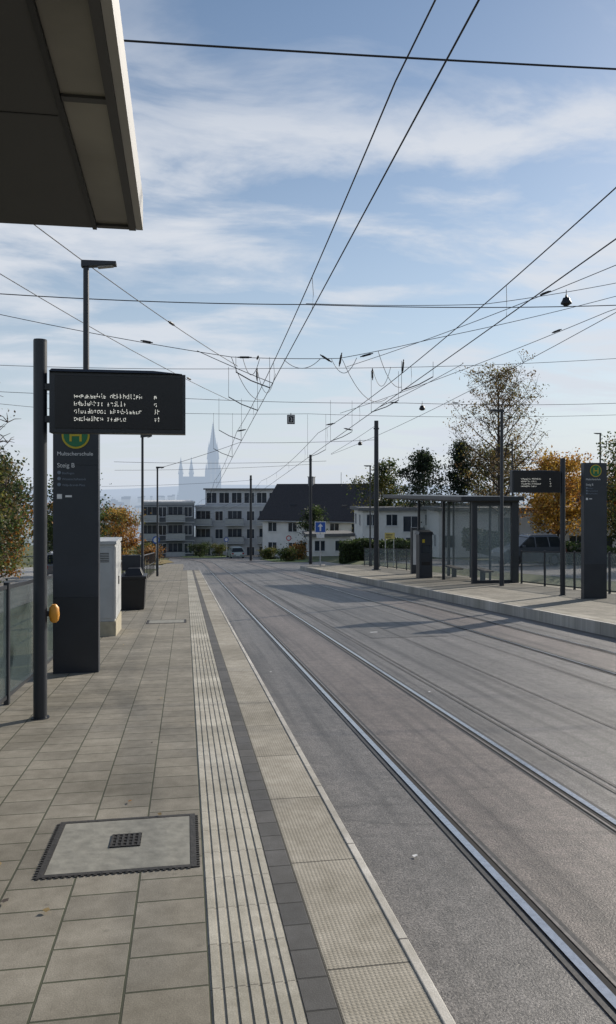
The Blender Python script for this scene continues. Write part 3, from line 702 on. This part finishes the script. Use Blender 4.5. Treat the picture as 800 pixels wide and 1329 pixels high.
def lowb(name,M,w,d,h,cols,rows,wall,rf=ROOFB):
    b=B(name,M); b.box(0,w,0,d,-1.5,h,wall); b.box(-.5,w+.5,-.6,d+.5,h+.001,h+.35,rf)
    fh=h/rows
    for r in range(rows):
        for c in range(cols):
            if (c+r)%4==3: win(b,w*(c+.5)/cols-.9,r*fh+.25,1.8,fh-.9,0,FRAME,1)
            else: win(b,w*(c+.5)/cols-.6,r*fh+.95,1.2,1.2)
        for c in range(2): side(b,0,-1,d*(c+.5)/2-.6,r*fh+.9,1.2,1.2)
    b.done()
lowb('white_flat_roof_house',place(19.5,84,-5.9,-6),11,8,5.2,5,2,WALLW)
lowb('white_flat_roof_house',place(25,74,-5.1,-10),16,9,4.6,8,1,WALLW)
lowb('low_white_building',place(33,64,-4.6,-16),22,9,4.2,9,1,WALLW)
lowb('garage_row',place(14.8,92,-6.7,-5),5,6,2.7,2,1,WALLW)
gable_house('gabled_house',place(-34,70,-5.4,12),14,9,5.0,3.5,5,2,WALLL,False)
gable_house('gabled_house',place(52,95,-6.4,-15),14,9,5.0,3.5,5,2,WALLL,False)
# ---------------------------------------------------------------- minster and city
HAZE1=mat('haze_painted_stone',(.14,.14,.15),.9,0,.25,.05,haze=.88,hazecol=(.38,.46,.57))  # distance haze of cathedral and town is painted in by pale-blue emission
HAZE2=mat('haze_painted_town_wall',(.25,.24,.22),.9,0,.2,.05,haze=.78,hazecol=(.44,.52,.63))
HAZE3=mat('haze_painted_town_roof',(.14,.09,.08),.9,0,.2,.05,haze=.80,hazecol=(.35,.43,.54))
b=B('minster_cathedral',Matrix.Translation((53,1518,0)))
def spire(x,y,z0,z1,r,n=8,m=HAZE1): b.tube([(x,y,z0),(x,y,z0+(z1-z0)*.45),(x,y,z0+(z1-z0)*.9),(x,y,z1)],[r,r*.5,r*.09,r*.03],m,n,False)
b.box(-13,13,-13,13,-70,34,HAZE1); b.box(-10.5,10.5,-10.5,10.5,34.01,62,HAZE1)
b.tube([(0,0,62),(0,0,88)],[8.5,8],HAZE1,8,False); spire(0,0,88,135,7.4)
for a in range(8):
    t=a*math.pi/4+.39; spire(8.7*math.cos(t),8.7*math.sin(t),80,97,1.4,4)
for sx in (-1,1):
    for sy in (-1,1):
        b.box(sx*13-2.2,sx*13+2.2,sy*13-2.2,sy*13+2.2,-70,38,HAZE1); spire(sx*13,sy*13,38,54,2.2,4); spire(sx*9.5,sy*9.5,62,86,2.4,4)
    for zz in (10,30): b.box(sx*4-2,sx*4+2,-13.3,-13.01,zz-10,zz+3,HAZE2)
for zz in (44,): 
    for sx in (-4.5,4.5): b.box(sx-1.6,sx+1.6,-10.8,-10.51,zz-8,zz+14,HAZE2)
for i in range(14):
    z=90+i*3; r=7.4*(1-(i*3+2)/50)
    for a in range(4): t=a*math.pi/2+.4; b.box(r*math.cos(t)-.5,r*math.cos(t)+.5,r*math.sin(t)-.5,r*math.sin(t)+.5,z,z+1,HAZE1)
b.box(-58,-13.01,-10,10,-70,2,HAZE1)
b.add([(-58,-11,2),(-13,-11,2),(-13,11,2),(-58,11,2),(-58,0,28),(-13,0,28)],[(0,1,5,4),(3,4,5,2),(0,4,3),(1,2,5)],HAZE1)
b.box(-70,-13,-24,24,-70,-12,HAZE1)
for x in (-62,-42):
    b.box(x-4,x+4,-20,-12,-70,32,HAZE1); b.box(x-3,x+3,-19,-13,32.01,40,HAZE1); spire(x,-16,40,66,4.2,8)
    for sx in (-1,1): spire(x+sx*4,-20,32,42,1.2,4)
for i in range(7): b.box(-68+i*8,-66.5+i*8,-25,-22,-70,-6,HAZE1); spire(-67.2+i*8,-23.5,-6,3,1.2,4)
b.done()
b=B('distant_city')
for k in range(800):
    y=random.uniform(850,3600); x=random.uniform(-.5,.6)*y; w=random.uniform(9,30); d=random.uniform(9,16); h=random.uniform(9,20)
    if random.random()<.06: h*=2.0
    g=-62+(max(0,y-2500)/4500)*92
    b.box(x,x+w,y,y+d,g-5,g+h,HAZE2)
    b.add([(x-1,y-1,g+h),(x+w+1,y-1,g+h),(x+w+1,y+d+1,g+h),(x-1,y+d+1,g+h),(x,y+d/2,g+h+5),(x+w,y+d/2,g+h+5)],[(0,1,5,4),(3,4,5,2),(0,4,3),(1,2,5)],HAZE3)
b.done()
# ---------------------------------------------------------------- trees
def tree(name,x,y,base,h,cw_,leaves,size,mats,clear=.22,shape='round',clumps=70,spread=.55,seed=1,limbs=22,upw=.5,twigs=2):
    rnd=random.Random(seed); rs=np.random.RandomState(seed)
    b=B(name); r0=h*.013+.05
    tr=[];rr=[]
    for i in range(9):
        t=i/8; tr.append(Vector((x+.02*h*math.sin(3*t+seed)*t,y+.02*h*math.cos(2*t+seed)*t,base-.2+t*(h*.97+.2)))); rr.append(r0*(1-t)**.8+.015)
    b.tube(tr,rr,BARK,8)
    tips=[]
    for i in range(limbs):
        t=clear+(.97-clear)*((i+.5)/limbs)**.9
        k=t*8; j=min(7,int(k)); p=tr[j].lerp(tr[j+1],k-j)
        u=(t-clear)/(1-clear)
        if shape=='round': wdt=math.sin(math.pi*min(1,.12+u*.86))**.6
        elif shape=='cone': wdt=(1-u)**.8+.06
        else: wdt=math.sin(math.pi*min(1,.2+.78*u))**.8
        ln=cw_/2*wdt*rnd.uniform(.7,1.1); a=i*2.4+rnd.uniform(-.5,.5)
        dr=Vector((math.cos(a),math.sin(a),upw*rnd.uniform(.5,1.3)*(1 if shape!='cone' else .2)))
        pts=[p]; n=5
        for q in range(1,n+1):
            s=q/n; pts.append(p+dr*ln*s+Vector((rnd.uniform(-.06,.06)*ln,rnd.uniform(-.06,.06)*ln,(.12*ln*s*s if shape!='cone' else -.2*ln*s*s))))
        b.tube(pts,[max(.012,r0*.42*(1-t)+.02)*(1-.8*q/n) for q in range(n+1)],BARK,5)
        for q in range(2,n+1):
            tips.append((pts[q],ln))
            for e_ in range(twigs):
                d2=Vector((rnd.uniform(-1,1),rnd.uniform(-1,1),rnd.uniform(-.2,1))).normalized()*ln*.35*rnd.uniform(.5,1.2)
                e2=pts[q]+d2; b.tube([pts[q],pts[q].lerp(e2,.5)+Vector((0,0,.03*ln)),e2],[.018,.012,.006],BARK,4); tips.append((e2,ln))
    rnd.shuffle(tips); tips=(tips*3)[:clumps]
    per=max(1,leaves//len(tips))
    for (c,ln) in tips:
        m=mats[min(len(mats)-1,int(rnd.random()**1.2*len(mats)))]
        sg=spread*rnd.uniform(.55,1.25)
        C=rs.normal(0,1,(per,3))*np.array([sg,sg,sg*.7])+np.array(c)
        A=rs.normal(0,1,(per,3)); A/=np.linalg.norm(A,axis=1)[:,None]+1e-9
        Q=rs.normal(0,1,(per,3)); Bv=np.cross(A,Q); Bv/=np.linalg.norm(Bv,axis=1)[:,None]+1e-9
        sz=(size*rs.uniform(.6,1.3,(per,1))); A=A*sz; Bv=Bv*sz*.65
        V=np.stack([C-A,C-Bv,C+A,C+Bv],1).reshape(-1,3)
        o=len(b.v); b.v.extend(map(tuple,V.tolist())); k=b.mi(m)
        for i in range(per): b.f.append((o+4*i,o+4*i+1,o+4*i+2,o+4*i+3)); b.m.append(k); b.sm.append(False)
    b.done()
LG=leafmat('leaf_green',(.060,.090,.024)); LD=leafmat('leaf_dark_green',(.034,.052,.020)); LO=leafmat('leaf_autumn_orange',(.32,.15,.035)); LYG=leafmat('leaf_yellow_green',(.14,.13,.032)); LB=leafmat('leaf_brown',(.12,.08,.035)); LY=leafmat('leaf_autumn_yellow',(.42,.26,.05))
LPG=leafmat('needle_dark',(.026,.040,.026)); LBY=leafmat('leaf_brown_yellow',(.20,.14,.05))
tree('autumn_tree',29.8,70,-5.0,18.2,8.8,8500,.095,[LB,LBY,LYG],.22,'oval',380,.42,3,50,1.0,4)
tree('maple_tree',30.6,60,-4.2,8.2,5.6,8000,.12,[LY,LO,LY],.2,'round',90,.5,5,20)
tree('maple_tree',33.6,66,-4.4,7.8,5.2,6000,.12,[LY,LO],.2,'round',70,.5,6,18)
tree('pine_tree',27.2,86,-6,12.4,5.6,7500,.14,[LPG,LD],.15,'oval',120,.5,8,30)
tree('pine_tree',31.2,84,-6,13.6,5.0,7500,.14,[LPG,LD],.15,'cone',120,.5,9,34)
tree('deciduous_tree',35,84,-6,12.3,6.5,8000,.14,[LD,LG,LYG,LBY],.15,'round',120,.6,10,24)
tree('deciduous_tree',23.7,92,-6.5,11.2,5.5,7000,.14,[LD,LG,LYG],.15,'round',90,.6,11,22)
tree('deciduous_tree',31.5,50,-3.2,8.4,6.2,10000,.10,[LG,LYG,LD,LBY],.12,'round',110,.5,12,26)
tree('deciduous_tree',27.5,38,-2.3,6.8,5.2,10000,.085,[LG,LD,LYG],.12,'round',100,.45,13,24)
tree('deciduous_tree',36,58,-4,7.6,6,9000,.13,[LG,LO,LYG],.12,'round',90,.55,14,22)
tree('deciduous_tree',-6.4,24,-2.0,4.6,2.8,9000,.055,[LD,LG,LYG],.10,'round',110,.30,21,26)
tree('bare_autumn_tree',-7.6,27,-2.2,6.6,4.2,1500,.045,[LB,LYG],.2,'round',120,.3,22,40,.9,4)
tree('deciduous_tree',-8.6,33,-2.6,5.6,4.4,9000,.08,[LD,LB,LG],.08,'round',110,.4,23,24)
tree('deciduous_tree',-6.6,46,-3.6,5.8,3.8,8000,.08,[LG,LD],.10,'round',90,.4,24,22)
tree('maple_tree',-5.2,64,-4.8,4.6,3.2,6000,.08,[LO,LY,LYG],.12,'round',80,.36,25,20)
tree('maple_tree',-9.4,41,-3.2,3.6,3.2,6000,.08,[LO,LYG],.12,'round',80,.35,26,20)
tree('deciduous_tree',-13,55,-4.2,7.5,6,8000,.12,[LG,LD,LYG],.12,'round',90,.5,27,20)
tree('deciduous_tree',16.4,99,-7.4,6.6,3.6,5000,.13,[LD,LG],.10,'round',60,.45,28,18)
tree('deciduous_tree',-9.5,104,-7.3,6.2,4.6,4000,.14,[LG,LO],.10,'round',60,.5,29,18)
tree('deciduous_tree',-14,92,-6.6,6.4,5.6,5000,.14,[LG,LD,LO],.10,'round',70,.5,30,18)
def hedge(name,x0,x1,y0,y1,h,mats,n=9000,size=.07,seed=3,zb=None):
    rs=np.random.RandomState(seed); b=B(name)
    g=gz((y0+y1)/2)-.3 if zb is None else zb
    b.box(x0+.15,x1-.15,y0+.15,y1-.15,g-.3,g+h-.2,mats[0])
    P=rs.uniform(0,1,(n,3)); f=rs.randint(0,5,n)
    P[f==0,1]=0;P[f==1,1]=1;P[f==2,0]=0;P[f==3,0]=1;P[f==4,2]=1
    C=np.stack([x0+P[:,0]*(x1-x0),y0+P[:,1]*(y1-y0),g+P[:,2]*h],1)+rs.normal(0,.09,(n,3))
    C[:,2]+=.12*np.sin(C[:,0]*2.1)
    A=rs.normal(0,1,(n,3)); A/=np.linalg.norm(A,axis=1)[:,None]; Bv=np.cross(A,rs.normal(0,1,(n,3))); Bv/=np.linalg.norm(Bv,axis=1)[:,None]
    A*=size;Bv*=size*.7; V=np.stack([C-A,C-Bv,C+A,C+Bv],1).reshape(-1,3); o=len(b.v); b.v.extend(map(tuple,V.tolist()))
    for i in range(n): b.f.append((o+4*i,o+4*i+1,o+4*i+2,o+4*i+3)); b.m.append(b.mi(mats[i%len(mats)])); b.sm.append(False)
    b.done()
hedge('hedge',13.9,20.5,66.5,68.5,2.0,[LD,LG],9000,.10,3)
hedge('hedge',-16,-13.4,10,56,2.6,[LD,LG,LB],16000,.12,5,-2.6)
hedge('hedge',24.6,26,30,66,1.5,[LD,LG],14000,.10,6,-3.5)
b=B('grass_verge')
GRO=mat('autumn_grass',(.20,.15,.05),.9,0,.45,1.5,.5); GRN=mat('lawn',(.10,.15,.04),.9,0,.35,1.5,.5)
sheet(b,[(-12,74),(-2.4,74),(-1.2,82),(-2.2,96),(-12,100)],-.22,GRO)
sheet(b,[(8.8,78),(12,74),(15,80),(12.5,96),(9,96)],-.22,GRN)
sheet(b,[(-.2,112),(4,104),(8,118),(6,124),(-1,124)],-.21,GRN)
b.done()
def shrub(name,x,y,h,w,mats,seed,n=2500,size=.08):
    tree(name,x,y,gz(y)-.25,h,w,n,size,mats,.05,'round',50,.28,seed,14)
for i,(x,y,h,w,m) in enumerate([(10.5,80,1.0,1.8,[LG,LYG]),(12.5,86,1.3,2,[LO,LYG]),(-3.5,80,1.1,2.2,[LO,LB]),(-4.6,88,1.4,2.4,[LYG,LG]),(2,112,1.6,3,[LG,LD]),(5,116,1.4,3,[LG,LYG]),(-7,84,1.6,2.6,[LO,LYG]),(9.6,90,1,2,[LG,LYG]),(17.5,62,1.4,2.2,[LD,LG])]):
    shrub('shrub',x,y,h,w,m,40+i)
# ---------------------------------------------------------------- camera
cd=bpy.data.cameras.new('camera'); co=bpy.data.objects.new('camera',cd); S.collection.objects.link(co); S.camera=co
co.location=(0,0,1.6); co.rotation_euler=(math.radians(90),0,math.radians(-9.03))
cd.sensor_fit='VERTICAL'; cd.sensor_height=36; cd.sensor_width=36; cd.lens=27.09; cd.shift_y=-.0214; cd.clip_end=20000; cd.clip_start=.05
S.view_settings.view_transform='Standard'; S.view_settings.look='None'; S.view_settings.exposure=0
